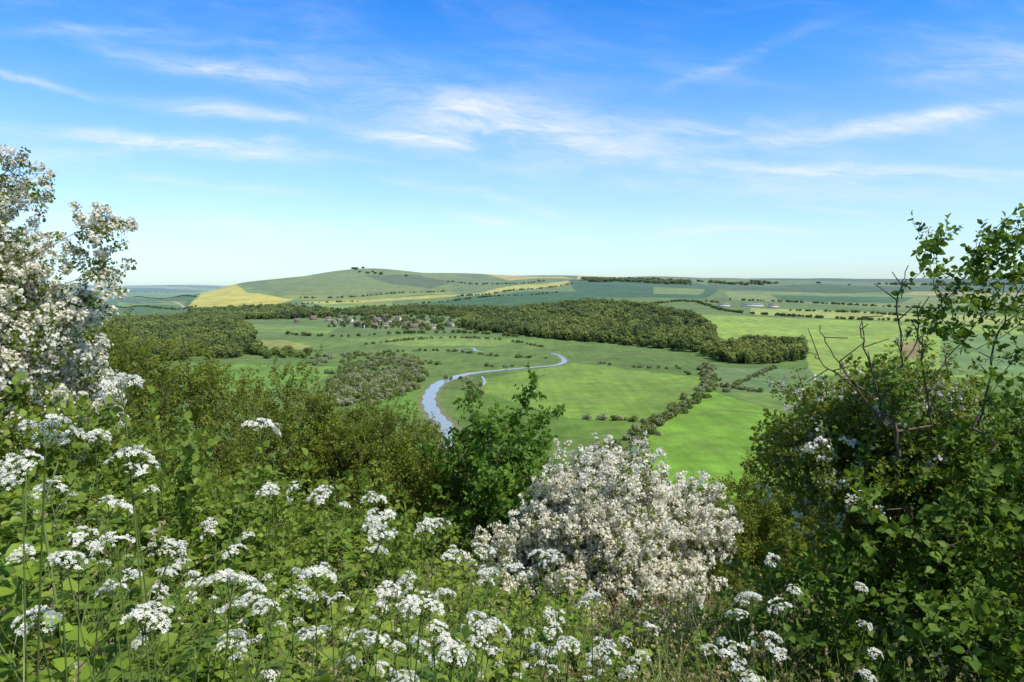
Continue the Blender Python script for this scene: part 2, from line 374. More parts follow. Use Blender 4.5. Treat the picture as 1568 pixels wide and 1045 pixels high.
def line(pts,step,jit):
    P=catmull(spoly(pts),8);d=np.r_[0,np.cumsum(np.linalg.norm(np.diff(P,axis=0),axis=1))]
    n=max(2,int(d[-1]/step));t=np.sort(rng.random(n))*d[-1]
    return np.stack([np.interp(t,d,P[:,0]),np.interp(t,d,P[:,1])],1)+rng.normal(size=(n,2))*jit
W=[fill([(700,498),(760,482),(850,472),(900,466),(960,470),(1060,484),(1092,512),(1100,532),(1060,541),(1000,533),(930,526),(860,521),(780,513),(720,506)],95),
   fill([(1075,545),(1110,534),(1170,530),(1228,532),(1232,552),(1180,558),(1110,557)],80)]
place('woodland',C_tree,np.concatenate(W),8.,19,-.2,1.2,clump=.6)
W2=[fill([(160,492),(300,484),(370,490),(385,510),(400,545),(330,552),(160,556)],125),
    fill([(290,478),(420,472),(520,480),(510,487),(430,490),(300,490)],120)]
place('village_woodland',C_tree,np.concatenate(W2),7,17,-.1,1.2,clump=.6)
W2=[fill([(490,481),(560,473),(640,470),(740,472),(800,478),(770,486),(740,488),(640,483),(560,485)],105),
    fill([(680,500),(700,494),(760,490),(800,508),(740,510)],170),fill([(560,504),(680,508),(680,500),(560,498)],420),fill([(495,484),(700,486),(690,504),(500,502)],620),
    fill([(400,540),(470,540),(480,550),(400,550)],110)]
place('village_trees',C_tree,np.concatenate(W2),5,11,0.0,1.1,clump=.4)
W3=[line([(430,512),(520,516),(600,512),(700,510),(790,516)],9,2),line([(360,478),(460,466),(560,462)],8,2),
    line([(600,468),(720,458),(860,448)],12,2),line([(640,478),(760,474),(900,464),(1000,468)],10,8),
    line([(1000,466),(1060,462),(1120,478),(1250,487),(1390,493),(1568,508)],5,2),
    line([(1040,463),(1080,462),(1100,464)],8,8),line([(1200,476),(1300,479),(1420,486)],5.5,2),
    line([(880,430),(960,432),(1060,436)],7,9),
    line([(1120,460),(1250,465),(1400,472),(1568,478)],5.5,2),
    line([(180,455),(240,458),(300,455)],8,3),line([(180,470),(260,474),(300,470)],8,3),line([(160,447),(240,448),(310,446)],9,4),
    line([(455,457),(560,454),(690,446)],11,2),line([(700,455),(800,444),(880,434)],11,2),
    line([(690,432),(740,436),(830,430)],9,12)]
place('field_hedgerow_trees',C_tree,np.concatenate(W3),3.5,7,0.0,.8,sx=1.4)
RG=[fill([(1065,431),(1200,433),(1568,433.5),(1750,434),(1750,437.5),(1568,437),(1300,436.5),(1100,435)],1000),fill([(890,427),(1060,432),(1060,436),(900,433)],600),fill([(520,413.5),(560,415.5),(640,424),(600,423),(540,418)],2200)]
place('downland_woods',C_tree,np.concatenate(RG),8,15,0.0,.7,sx=1.8)
H=[line([(925,700),(950,685),(1000,652),(1050,622),(1085,594),(1083,572),(1078,560)],2.2,4.0),
   line([(890,641),(915,643),(925,645)],7,1.5),line([(935,644),(985,646)],3.5,1.5),
   line([(912,557),(945,560)],9,2),line([(955,562),(1030,566)],9,2),line([(1035,563),(1060,575)],8,2),
   line([(1088,590),(1140,598),(1190,603),(1255,606)],5,1.2),line([(1110,602),(1150,580),(1190,562)],7,1.2),
   line([(500,575),(560,560),(640,555),(690,562)],6,6),
   line([(690,580),(720,585),(728,600),(722,615)],5,3),line([(735,560),(770,563),(800,560)],9,3),
   line([(560,528),(640,520),(720,518),(790,524),(830,532)],5,1.8),line([(575,540),(680,538),(760,546),(840,550)],6,1.8)]
place('flowering_hedgerow',C_haw,np.concatenate(H),3,6,0.2,1)
S=[fill([(500,585),(560,556),(640,548),(655,575),(640,600),(560,625),(500,620)],40,.3),
   fill([(480,548),(560,540),(640,545),(560,565),(470,560)],230,.2)]
place('valley_scrub',C_haw,np.concatenate(S),3.5,7.5,0.3,1)
# ------------------------------------------------------------------ village
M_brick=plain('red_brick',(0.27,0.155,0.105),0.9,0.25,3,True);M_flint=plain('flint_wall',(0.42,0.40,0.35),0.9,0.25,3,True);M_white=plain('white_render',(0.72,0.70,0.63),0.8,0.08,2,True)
M_rooft=plain('clay_roof',(0.22,0.13,0.095),0.9,0.3,4,True);M_roofs=plain('slate_roof',(0.19,0.175,0.165),0.85,0.25,4,True)
M_glass=plain('window_glass',(0.04,0.05,0.06),0.15,0.1);M_door=plain('door_paint',(0.08,0.12,0.1),0.5,0.1)
def house(name,x,y,yaw,w,l,h,rh,wall,roof):
    mb=MB();a,b=w/2,l/2
    mb.box(-b,b,-a,a,-1.0,h,0)
    e=.45
    V=[(-b,-a,h+.003),(-b,a,h+.003),(-b,0,h+rh-.15),(b,-a,h+.003),(b,a,h+.003),(b,0,h+rh-.15)];mb.add(V,[[0,1,2],[3,5,4]],0)
    for s in(-1,1):
        p=[(-b-e,s*(a+e),h-.3),(b+e,s*(a+e),h-.3),(b+e,0,h+rh),(-b-e,0,h+rh)];q=[(u,v,t-.2) for u,v,t in p]
        mb.add(p+q,[[0,1,2,3],[7,6,5,4],[0,4,5,1],[1,5,6,2],[3,7,4,0]],1)
    mb.box(b*.55,b*.55+.9,-.45,.45,h+rh*.4,h+rh+1.1,0)
    for s in(-1,1):
        n=max(2,int(l/3.2))
        for f in range(2 if h>4 else 1):
            for i in range(n):
                cx=-b+(i+.5)*l/n;z0=.9+f*2.6
                if f==0 and i==n//2: mb.box(cx-.5,cx+.5,s*a-.04,s*a+.04,0,2.05,3)
                else: mb.box(cx-.55,cx+.55,s*a-.04,s*a+.04,z0,z0+1.2,2)
    o=obj(name,mb.mesh(name,[wall,roof,M_glass,M_door]));o.location=(x,y,float(height(x,y)));o.rotation_euler=(0,0,yaw);return o
hs=[(503,491),(511,495),(519,492),(528,496),(536,493),(546,497),(556,501),(568,488),(578,492),(590,487),(598,493),(610,490),(622,497),(634,501),(641,496),(652,499),(664,503),(745,500),(762,499),(428,473),(574,501),(590,500),(690,500),(455,493),(480,489),(816,506)]
for i,(a_,b_) in enumerate(hs):
    P=survey(a_,b_+1);wt=rng.random()
    wall=M_white if wt<.35 else (M_brick if wt<.62 else M_flint);nm='brick_house' if wall is M_brick else 'cottage'
    house(nm,P[0],P[1],rng.uniform(-.7,.7),rng.uniform(7,9),rng.uniform(10,15),rng.choice([4.,5.4]),rng.uniform(3,4),wall,M_rooft if rng.random()<.65 else M_roofs)
for (a_,b_,l,rf) in((1108,470,26,M_rooft),(1152,470,48,M_roofs),(1184,471.5,20,M_rooft)):
    P=survey(a_,b_);house('farm_barn',P[0],P[1],.05,10,l,5.5,2.6,M_white,rf)
# ------------------------------------------------------------------ foreground plant parts
KITE=np.array([(0,0,0),(-.42,.48,.12),(0,1,-.06),(.42,.48,.12)]);KF=[[0,3,2],[0,2,1]]
def leaf8(w=.36,droop=.18):
    c=[(0,0,0),(0,.33,.0),(0,.7,-droop*.5),(0,1,-droop)]
    l=[(-w*.8,.22,.06),(-w,.48,.07),(-w*.5,.8,-.02)];r=[(-x,y,z) for x,y,z in l]
    V=np.array(c+l+r);Fc=[]
    for o_,fl in((4,0),(7,1)):
        t=[[0,1,o_],[1,o_+1,o_],[1,2,o_+1],[2,o_+2,o_+1],[2,3,o_+2]]
        Fc+= [x[::-1] for x in t] if fl else t
    return V,np.array(Fc)
L8,LF=leaf8();L8n,LFn=leaf8(.44,.12)
def sprig(seed,length,nleaf,ll,tmpl,mats,nflow=0,fs=.014,spread=.035):
    """twig along +X with alternate leaves, optional blossom clusters (mat 2)"""
    r=np.random.default_rng(seed);mb=MB()
    t=np.linspace(0,1,5);bend=r.normal(size=2)*.12*length
    path=np.stack([t*length,bend[0]*t**2,bend[1]*t**2],1)
    mb.tubes(path[:-1],path[1:],.003*(1-.7*t[:-1]),.003*(1-.7*t[1:]),3,0)
    def at(s): return np.stack([np.interp(s,t,path[:,k]) for k in range(3)],1)
    s=r.uniform(.05,1.0,nleaf);P=at(s);a=r.random(nleaf)*6.28
    rad_=np.stack([np.zeros(nleaf),np.cos(a),np.sin(a)],1)
    P=P+rad_*r.uniform(0,spread,(nleaf,1))
    d=norm(rad_+np.array([.6,0,0])+r.normal(size=(nleaf,3))*.4)
    nn=norm(np.array([.7,0,0])-rad_*.2+r.normal(size=(nleaf,3))*.5)
    T,Fc=tmpl
    mb.many(T,Fc,frames(d,nn),P,ll*r.uniform(.55,1.15,nleaf),1,r.random(nleaf))
    if nflow:
        nc=max(1,nflow//9)
        sc=r.uniform(.1,1,nc);C=at(sc);a=r.random(nc)*6.28;C+=np.stack([a*0,np.cos(a),np.sin(a)],1)*r.uniform(.02,.05,(nc,1))
        P=np.repeat(C,9,0)+r.normal(size=(nc*9,3))*.014
        d=r.normal(size=P.shape);nn=norm(norm(P-np.repeat(at(sc),9,0))+[.6,0,0]+r.normal(size=P.shape)*.35)
        k=np.arange(5)*2*math.pi/5;T5=np.stack([np.cos(k),np.sin(k),k*0],1)
        mb.many(T5,[[0,1,2,3,4]],frames(d,nn),P,fs*.6*r.uniform(.7,1.15,len(P)),2,r.random(len(P)))
    return mb.mesh('sprig',mats)
K=(KITE,KF);E=(L8,LF)
C_sh=coll('hawthorn_sprig_source',[sprig(s,.24,34,.036,K,[M_bark,M_haw]) for s in(1,2,3)])
C_shd=coll('hawthorn_dark_sprig_source',[sprig(s,.22,30,.036,K,[M_bark,M_hawd,M_bloss],nf,.018) for s,nf in((4,0),(5,9),(6,36))])
C_bl=coll('blossom_sprig_source',[sprig(s,.28,nl,.038,K,[M_bark,M_hawd,M_bloss],nf,.024) for s,nl,nf in((7,12,117),(8,20,81),(9,40,27))])
C_el=coll('elder_sprig_source',[sprig(s,.26,13,.08,E,[M_bark,M_elder],0,0,.02) for s in(10,11,12)])
C_iv=coll('dark_shrub_sprig_source',[sprig(s,.26,15,.06,E,[M_darkbark,M_ivy],0,0,.02) for s in(13,14,15)])
C_brs=coll('bramble_sprig_source',[sprig(s,.3,16,.058,(L8n,LFn),[M_stem,M_bramble],0,0,.02) for s in(16,17,18)])
def shrub(name,base,lobes,n,per,c,bark,shoots=14,shoot_len=.45,poly=[],bare=[],ss=(.8,1.25),idxp=None,seed=0,tl=(0,1),polyn=2,rag=.24):
    r=np.random.default_rng(seed+99)
    lobes=np.array(lobes,float);vol=lobes[:,3:].prod(1);pr=vol/vol.sum()
    li=r.choice(len(lobes),n,p=pr);d=norm(r.normal(size=(n,3)));rr_=r.random(n)**(1/3.4)
    rr_*=1+rag*np.sin(d[:,0]*5+seed)*np.sin(d[:,2]*6+d[:,1]*4)
    P=lobes[li,:3]+d*rr_[:,None]*lobes[li,3:];P[:,2]+=CAMZ
    ok=P[:,2]>height(P[:,0],P[:,1])+.1;P=P[ok];li=li[ok]
    b=np.array(base,float);b=np.array([b[0],b[1],float(height(b[0],b[1]))-.1])
    P=P[np.argsort(np.linalg.norm(P-b,axis=1))]
    nodes=[b];par=[-1];plen=[0.]
    tips=[]
    def grow(p,jit=.05):
        A_=np.array(nodes);q=np.linalg.norm(A_-p,axis=1)+.25*np.array(plen)
        j=int(np.argmin(q));L_=np.linalg.norm(A_[j]-p);k=max(1,int(L_/.3))
        for s in range(1,k+1):
            x=A_[j]+(p-A_[j])*s/k+(r.normal(size=3)*jit*L_ if s<k else 0)
            nodes.append(x);par.append(j if s==1 else len(nodes)-2);plen.append(plen[par[-1]]+L_/k)
        return len(nodes)-1
    for p in P: tips.append(grow(p))
    SP=[];SD=[];SS=[]
    lc=lobes[:,:3]+[0,0,CAMZ]
    for t in tips:
        p=nodes[t];k=int(np.argmin((((p-lc)/lobes[:,3:])**2).sum(1)));od=norm((p-lc[k])/lobes[k,3:])
        for _ in range(per):
            SP.append(p+r.normal(size=3)*.07);SD.append(norm(od*.8+r.normal(size=3)*.55+[0,0,.35]));SS.append(r.uniform(*ss))
    for _ in range(shoots):
        t=tips[int(r.integers(len(tips)*6//10,len(tips)))];p=nodes[t];k=int(np.argmin((((p-lc)/lobes[:,3:])**2).sum(1)))
        od=norm(norm(p-lc[k])*.6+[0,0,.8]+r.normal(size=3)*.35);ln=shoot_len*r.uniform(.5,1.3);j=t
        for s in range(1,5):
            x=p+od*ln*s/4+r.normal(size=3)*.02;nodes.append(x);par.append(j);plen.append(0);j=len(nodes)-1
            for _ in range(2): SP.append(x);SD.append(norm(od+r.normal(size=3)*.6));SS.append(r.uniform(.55,.85)*ss[0])
    for pl in list(poly)+list(bare):
        pl_=[np.array(q,float)+[0,0,CAMZ] for q in pl];isb=any(pl is q for q in bare)
        j=grow(pl_[0]);C_=catmull(pl_,6)
        for i_,x in enumerate(C_[1:]):
            x=x+r.normal(size=3)*.008;nodes.append(x);par.append(j);plen.append(0);j=len(nodes)-1
            if not isb and i_/len(C_)>.3:
                for _ in range(polyn): SP.append(x+r.normal(size=3)*.02);SD.append(norm(r.normal(size=3)+[0,0,.4]));SS.append(r.uniform(.6,1.))
            if isb and r.random()<.4:
                e=x+norm(r.normal(size=3)+[0,0,.6])*r.uniform(.08,.22);nodes.append(e);par.append(j);plen.append(0)
    nodes_=np.array(nodes);par_=np.array(par);rad_=np.zeros(len(nodes_))
    for i_ in range(len(nodes_)-1,0,-1):
        rad_[i_]=max(rad_[i_],.0028**2.2) ;rad_[par_[i_]]+=rad_[i_]
    rad_=rad_**(1/2.2)
    mb=MB();q=np.arange(1,len(nodes_));mb.tubes(nodes_[par_[q]],nodes_[q],np.minimum(rad_[par_[q]],rad_[q]*1.6),rad_[q],5)
    o=obj(name,mb.mesh(name,[bark],True))
    SP=np.array(SP);SD=np.array(SD)
    idx=None if idxp is None else r.choice(len(idxp),len(SP),p=idxp)
    ti=np.clip(r.uniform(tl[0],tl[1],len(SP)),0,1)
    scatter('foliage',c,SP,dir_euler(SD,r.random(len(SP))*6.28),SS,idx,ti,o)
    return o
shrub('hawthorn_tree',(-4.9,6.3,0),[(-4.7,6.2,.15,.62,.8,.78),(-4.45,6.0,-.4,.9,.9,.5),(-4.6,6.2,-.95,1.0,1,.6),(-5.2,6.3,-.2,.6,.8,.9)],640,4,C_bl,M_bark,22,.35,
      poly=[[(-4.0,6,.15),(-3.6,6,.38),(-3.3,6,.46),(-3.18,6,.48)],[(-3.9,6,-.1),(-3.4,6,.1),(-3.28,6,.14)],[(-4.3,6,.6),(-4.1,6,.85),(-3.97,6,.95)]],seed=1,ss=(.7,1.1),idxp=[.2,.35,.45],rag=.15)
shrub('hawthorn_bush',(1.0,9.2,0),[(1.1,9,-3.05,.75,.8,.75),(1.95,9.3,-3.2,.68,.6,.45),(.25,8.9,-3.5,.65,.6,.45),(1.3,8.6,-3.65,.85,.7,.6),(2.4,9.3,-3.0,.25,.3,.25)],720,4,C_bl,M_bark,44,.35,seed=2,idxp=[.5,.3,.20],rag=.18)
shrub('hawthorn_shrub',(-3.5,11,0),[(-3.45,11,-2.5,.85,.9,1.15),(-2.7,11.3,-2.9,.8,.8,.8)],460,4,C_sh,M_bark,22,.45,seed=3)
shrub('hawthorn_shrub',(-1.9,11,0),[(-1.9,11,-3.05,1.2,1.1,1.1),(-1.1,10.6,-3.2,.8,.8,.95)],540,4,C_sh,M_bark,24,.4,seed=4)
shrub('hawthorn_shrub',(-4.4,9,0),[(-4.3,9,-1.65,1.1,1,.85),(-5.6,9.5,-1.5,1.1,1,.9)],420,4,C_sh,M_bark,22,.4,seed=5)
shrub('elder_shrub',(-.2,10,0),[(-.2,10,-2.65,.8,.8,.8),(.2,9.9,-3.1,.7,.6,.7)],280,3,C_el,M_bark,10,.35,
      poly=[[(.0,10,-2.2),(.15,10,-1.8),(.25,10,-1.45),(.28,10,-1.22)],[(.2,10,-2.2),(.45,10,-1.85),(.66,10,-1.7)],[(-.5,10,-2.1),(-.55,10,-1.7),(-.6,10,-1.5)]],seed=6)
shrub('hawthorn_shrub',(3.1,9.6,0),[(2.95,9.6,-3.65,.95,.8,.85),(3.9,9.8,-3.3,.9,.8,.9)],400,4,C_sh,M_bark,16,.3,seed=7,tl=(0,.9))
shrub('elder_tree',(2.9,5.0,0),[(3.3,5.0,-1.6,.9,.9,.72),(2.75,4.9,-1.6,.6,.6,.55),(3.9,4.8,-1.5,.7,.8,.75)],380,3,C_iv,M_bark,26,.35,
      poly=[[(2.34,4.65,-.75),(2.5,4.6,-.4),(2.67,4.6,-.17),(2.82,4.6,.1),(2.92,4.6,.32)],[(2.55,4.6,-.7),(2.8,4.6,-.35),(3.0,4.55,-.05),(3.2,4.5,.18)],
            [(2.67,4.6,-.17),(2.6,4.6,.08),(2.6,4.6,.26)],[(2.9,4.6,-.4),(3.15,4.6,-.25),(3.35,4.6,-.05),(3.4,4.6,.12)],[(2.82,4.6,.1),(3.0,4.6,.15),(3.1,4.6,.3)],[(2.9,4.6,-.9),(3.1,4.6,-.5),(3.3,4.5,-.3)],[(2.5,4.7,-1.1),(2.45,4.7,-.8),(2.4,4.7,-.6)]],
      bare=[[(2.4,4.7,-.9),(2.1,4.7,-.5),(1.95,4.7,-.25)],[(2.4,4.7,-.85),(2.25,4.7,-.4),(2.22,4.7,-.2)],[(2.5,4.7,-.5),(2.45,4.7,-.1),(2.5,4.7,.12)],[(2.3,4.7,-.7),(2.05,4.7,-.55),(1.9,4.7,-.42)],[(3.0,4.7,-.9),(3.1,4.7,-.3),(3.25,4.7,.0)],[(2.7,4.7,-.9),(2.6,4.7,-.4),(2.58,4.7,-.1)]],seed=8,tl=(.2,1.2))
shrub('hawthorn_shrub',(2.5,5.3,0),[(2.45,5.3,-1.25,.5,.5,.4),(2.9,5.6,-1.0,.45,.4,.3)],230,4,C_shd,M_bark,14,.35,seed=9,idxp=[.5,.3,.2],tl=(.4,1.2))
shrub('dark_thicket',(2.8,4.4,0),[(2.85,4.5,-2.4,1.05,.9,.7),(2.15,4.9,-2.6,.65,.7,.6),(3.3,3.6,-2.0,.8,.8,.6)],420,3,C_iv,M_darkbark,18,.35,seed=10,tl=(.1,1.1))
shrub('bramble_thicket',(-3,5.2,0),[(-3.3,5.2,-1.75,1.5,1.1,.75),(-1.9,6.5,-2.6,1.2,1,.75),(-4.6,4.6,-1.2,1.0,1,.7)],500,3,C_brs,M_stem,16,.3,seed=11)
# mid-slope scrub behind the shrubs
C_scr=coll('hillside_scrub_source',[tree_mesh(s+60,lobes=12,q=420,size=.028,mats=[M_scrub,M_darkbark],hgt=.9,wid=.5,low=.1) for s in(1,2)])
q=rng.uniform([-14,14],[16,60],(70,2));place('hillside_scrub',C_scr,q,1.8,2.8,0,.8)
# ------------------------------------------------------------------ herb layer
def nettle(seed,hgt,ll,mat,tm):
    r=np.random.default_rng(seed);mb=MB();t=np.linspace(0,1,7);b=r.normal(size=2)*.08
    path=np.stack([b[0]*t**2,b[1]*t**2,hgt*t],1);mb.tubes(path[:-1],path[1:],.0035,.003,4,0)
    nn=int(hgt/.055);P=[];D=[];S=[]
    for i in range(nn):
        s=(i+2)/(nn+2);p=np.array([np.interp(s,t,path[:,k]) for k in range(3)]);a=i*1.57+r.normal()*.25
        f=ll*(1-.6*max(0,(s-.6)/.4))*r.uniform(.8,1.15)
        for q_ in(0,math.pi):
            d=np.array([math.cos(a+q_),math.sin(a+q_),r.uniform(-.25,.35)+.4*(s>.9)]);P.append(p+d*.012);D.append(d);S.append(f)
            if s<.9: P.append(p+[0,0,.01]);D.append(d+r.normal(size=3)*.5+[0,0,.5]);S.append(f*.5)
    P=np.array(P);D=np.array(D);nr=np.tile([0,0,1.],(len(P),1))+r.normal(size=P.shape)*.3
    mb.many(tm[0],tm[1],frames(D,nr),P,np.array(S),1,r.random(len(P)));return mb.mesh('nettle',[M_stem,mat])
def bramble(seed):
    r=np.random.default_rng(seed);mb=MB();P=[];D=[];S=[]
    for k in range(5):
        a=r.random()*6.28;ln=r.uniform(.5,.9);t=np.linspace(0,1,7)
        path=np.stack([math.cos(a)*t*ln*.6,math.sin(a)*t*ln*.6,ln*(1.1*t-.35*t**2.5)],1);mb.tubes(path[:-1],path[1:],.003,.0025,4,0)
        for s in r.uniform(.2,1,11):
            p=np.array([np.interp(s,t,path[:,j]) for j in range(3)]);b=r.random()*6.28;d0=np.array([math.cos(b),math.sin(b),r.uniform(0,.6)]);p2=p+d0*.06
            mb.tubes([p],[p2],.0012,.001,3,0)
            for o_ in(-1.0,0,1.0):
                d=np.array([math.cos(b+o_),math.sin(b+o_),d0[2]-.2]);P.append(p2);D.append(d);S.append(r.uniform(.04,.062))
    P=np.array(P);D=np.array(D);nr=np.tile([0,0,1.],(len(P),1))+r.normal(size=P.shape)*.45
    mb.many(L8n,LFn,frames(D,nr),P,np.array(S),1,r.random(len(P)));return mb.mesh('bramble',[M_stem,M_bramble])
def fernleaf(seed):
    r=np.random.default_rng(seed);mb=MB();P=[];D=[];S=[]
    for k in range(7):
        a=r.random()*6.28;ln=r.uniform(.35,.6);t=np.linspace(0,1,6)
        path=np.stack([math.cos(a)*t*ln*.7,math.sin(a)*t*ln*.7,ln*(1.2*t-.6*t**2)],1);mb.tubes(path[:-1],path[1:],.002,.0012,3,0)
        for s in np.linspace(.35,1,8):
            p=np.array([np.interp(s,t,path[:,j]) for j in range(3)]);w=.13*(1.15-s)+.02
            for sd in(-1,1):
                d=np.array([math.cos(a+sd*1.2),math.sin(a+sd*1.2),.1])
                for f in np.linspace(.15,1,6):
                    for e in(-1,1):
                        P.append(p+d*w*f);b=a+sd*1.2+e*.7;D.append([math.cos(b),math.sin(b),r.uniform(-.1,.3)]);S.append(.03*(1.2-f*.6))
    P=np.array(P);D=np.array(D);nr=np.tile([0,0,1.],(len(P),1))+r.normal(size=P.shape)*.2
    mb.many(KITE,KF,frames(D,nr),P,np.array(S),1,r.random(len(P)));return mb.mesh('fern',[M_stem,M_nettle])
def grass(seed,n,hg,mat,wd=.005,seedhead=.3):
    r=np.random.default_rng(seed);mb=MB()
    for k in range(n):
        a=r.random()*6.28;h=hg*r.uniform(.5,1.1);ln=r.uniform(.1,.55)*h;b=r.normal(size=2)*.04;w=wd*r.uniform(.6,1.3)
        t=np.linspace(0,1,6);C_=np.stack([b[0]+math.cos(a)*ln*t**2,b[1]+math.sin(a)*ln*t**2,h*(t-.15*t**3)],1)
        sd=np.array([-math.sin(a),math.cos(a),0]);ww=(w*(1-t**2*.9))[:,None];V=np.vstack([C_-sd*ww,C_+sd*ww]);i_=np.arange(5)
        mb.add(V,np.stack([i_,i_+6,i_+7,i_+1],1),0,r.random())
        if r.random()<seedhead:
            m_=14;s=r.uniform(.78,1,m_);P=np.stack([np.interp(s,t,C_[:,j]) for j in range(3)],1)
            mb.many(KITE,KF,frames(r.normal(size=(m_,3))*.5+[0,0,1],r.normal(size=(m_,3))),P,.022*r.uniform(.6,1.2,m_),1,r.random(m_))
    return mb.mesh('grass',[mat,M_straw])
C_herb=coll('herb_source',[nettle(1,.95,.075,M_nettle,E),nettle(2,.8,.06,M_nettle,E),nettle(3,1.05,.07,M_nettle,(L8n,LFn)),bramble(4),bramble(5),bramble(6),fernleaf(7),fernleaf(8)])
C_gr=coll('grass_source',[grass(1,22,.9,M_grass),grass(2,18,1.05,M_grass,.004,.5),grass(3,8,1.15,M_straw,.0025,.8)])
def ground_pts(n,x0,x1,y0,y1,keep=None):
    q=rng.uniform([x0,y0],[x1,y1],(n,2))
    if keep is not None: q=q[keep(q)]
    return np.column_stack([q,height(q[:,0],q[:,1])-.03])
def upright(n): 
    r=rng.normal(size=(n,3))*.12;r[:,2]=rng.random(n)*6.28;return r
P=ground_pts(3300,-7,2.6,1.0,10,lambda q:(np.abs(q[:,0])<q[:,1]*.85+.5)&(rng.random(len(q))<np.clip(1.15-(q[:,0]+.2)*.55,.15,1)))
sc=rng.uniform(.65,1.3,len(P))*np.where(P[:,0]>.6,.75,1)
scatter('nettle_and_bramble_patch',C_herb,P,upright(len(P)),sc,None,np.clip(.5+.4*np.sin(P[:,0]*1.7+P[:,1]*2.3)+rng.normal(size=len(P))*.35,-.3,1.2))
P=ground_pts(1100,-3,3.2,1.2,9,lambda q:(rng.random(len(q))<np.where(q[:,0]>0,1,.4)))
scatter('long_grass',C_gr,P,upright(len(P)),rng.uniform(.6,1.15,len(P)),rng.choice(3,len(P),p=[.4,.3,.3]))
P=ground_pts(400,1.0,4.5,1.5,6);scatter('bramble_undergrowth',C_herb,P,upright(len(P)),rng.uniform(.6,.9,len(P)),rng.integers(3,8,len(P)),rng.uniform(0,.6,len(P)))
# ------------------------------------------------------------------ cow parsley
k5=[]
for i_ in range(5):
    a=i_*2*math.pi/5;c,s=math.cos(a),math.sin(a)
    for (u,v,w) in((.1,0,0),(.6,-.32,.1),(1,0,.12),(.6,.32,.1)): k5.append((u*c-v*s,u*s+v*c,w))
FL=np.array(k5);FLF=np.arange(20).reshape(5,4)
def umbel(mb,c,ax,R,r,dens=19):
    ax=norm(np.array(ax,float));fr=frames(ax[None],np.array([[.3,.9,.1]]))[0];n=int(r.integers(7,13))
    TP=[];FP=[];FN=[]
    for i_ in range(n):
        th=(0.0 if i_==0 else r.uniform(.3,.98));ph=i_*2.4+r.normal()*.3
        d=fr[:,1]*math.cos(th)+(fr[:,0]*math.cos(ph)+fr[:,2]*math.sin(ph))*math.sin(th)
        tip=c+d*R*r.uniform(.85,1.2);TP.append(tip)
        m_=int(dens*r.uniform(.6,1.2));rr_=np.sqrt(r.random(m_))*R*r.uniform(.24,.35);a=r.random(m_)*6.28
        f2=frames(d[None],ax[None]+.01)[0]
        p=tip+f2[:,0]*(rr_*np.cos(a))[:,None]+f2[:,2]*(rr_*np.sin(a))[:,None]+d*(R*.12-rr_[:,None]**2/(R*.9))
        FP.append(p);FN.append(norm(d*.8+(p-tip)/R*1.5+ax*.4+r.normal(size=(m_,3))*.25))
    TP=np.array(TP);mb.tubes(np.repeat(c[None],n,0),TP,.0009,.0006,3,0)
    FP=np.concatenate(FP);FN=np.concatenate(FN)
    mb.many(FL,FLF,frames(r.normal(size=FP.shape),FN),FP,R*.094*r.uniform(.75,1.25,len(FP)),1,r.random(len(FP)))
def parsley(mb,top,base,R,r,side=3):
    t=np.linspace(0,1,9)[:,None];b=np.array([*(r.normal(size=2)*.05),0])
    path=base+(top-base)*t+b*np.sin(t*math.pi)
    mb.tubes(path[:-1],path[1:],np.linspace(.0032,.0014,8),np.linspace(.003,.0012,8),5,0)
    umbel(mb,path[-1],norm(np.array([0,0,1.])+r.normal(size=3)*.22),R,r)
    H_=np.linalg.norm(top-base)
    for k in range(side):
        s=r.uniform(.55,.86);p=base+(top-base)*s+b*math.sin(s*math.pi);a=r.random()*6.28
        ln=(1-s)*H_*r.uniform(.7,1.0);e=p+np.array([math.cos(a)*ln*.55,math.sin(a)*ln*.55,ln*.85]);md=(p+e)/2+np.array([math.cos(a),math.sin(a),-.4])*ln*.1
        mb.tubes([p,md],[md,e],[.0018,.0014],[.0014,.001],4,0)
        umbel(mb,e,norm(np.array([math.cos(a)*.3,math.sin(a)*.3,1.])),R*r.uniform(.5,.9),r)
UM=[(185,628,95),(60,690,92),(190,733,84),(22,740,80),(155,800,60),(105,850,60),(165,868,80),(20,872,50),(75,895,84),(138,686,45),(490,778,48),(450,765,38),(405,768,45),(570,785,46),(582,822,66),(575,845,60),(475,912,66),(340,935,90),(300,925,60),(380,940,60),(662,822,34),(585,940,60),(640,960,84),(615,925,50),(850,882,52),(825,870,34),(1190,878,36),(1160,950,52),(1212,962,52),(745,905,50),(800,910,44),(690,870,42),(910,950,52),(730,985,56),(660,1010,76),(200,990,86),(40,990,78),(1130,1030,60),(1190,1015,60),(850,975,46),(1000,990,38),(340,1020,62),(555,1020,66),(240,905,50),(470,1010,60),(690,1035,70),(930,1030,46),(310,820,36)]
r=np.random.default_rng(42)
for (a_,b_,w_) in UM:
    R=r.uniform(.034,.046);d=2.15*R*F/w_
    x=(a_-784)/F*d;z=CAMZ-(b_-HOR)/F*d;d2=d+r.uniform(-.05,.25);x2=x+r.normal()*.08
    base=np.array([x2,d2,float(height(x2,d2))]);top=np.array([x,d,z])
    if top[2]-base[2]<.45: top[2]=base[2]+.6
    mb=MB();parsley(mb,top,base,R,r,1 if d<1.5 else 2);obj('cow_parsley',mb.mesh('cow_parsley',[M_stem,M_umbel]))
srcs=[]
for s in range(4):
    mb=MB();rr2=np.random.default_rng(s+300);parsley(mb,np.array([0,0,1.0+.08*s]),np.zeros(3),.04,rr2,3);srcs.append(mb.mesh('cow_parsley_src',[M_stem,M_umbel]))
C_cp=coll('cow_parsley_source',srcs)
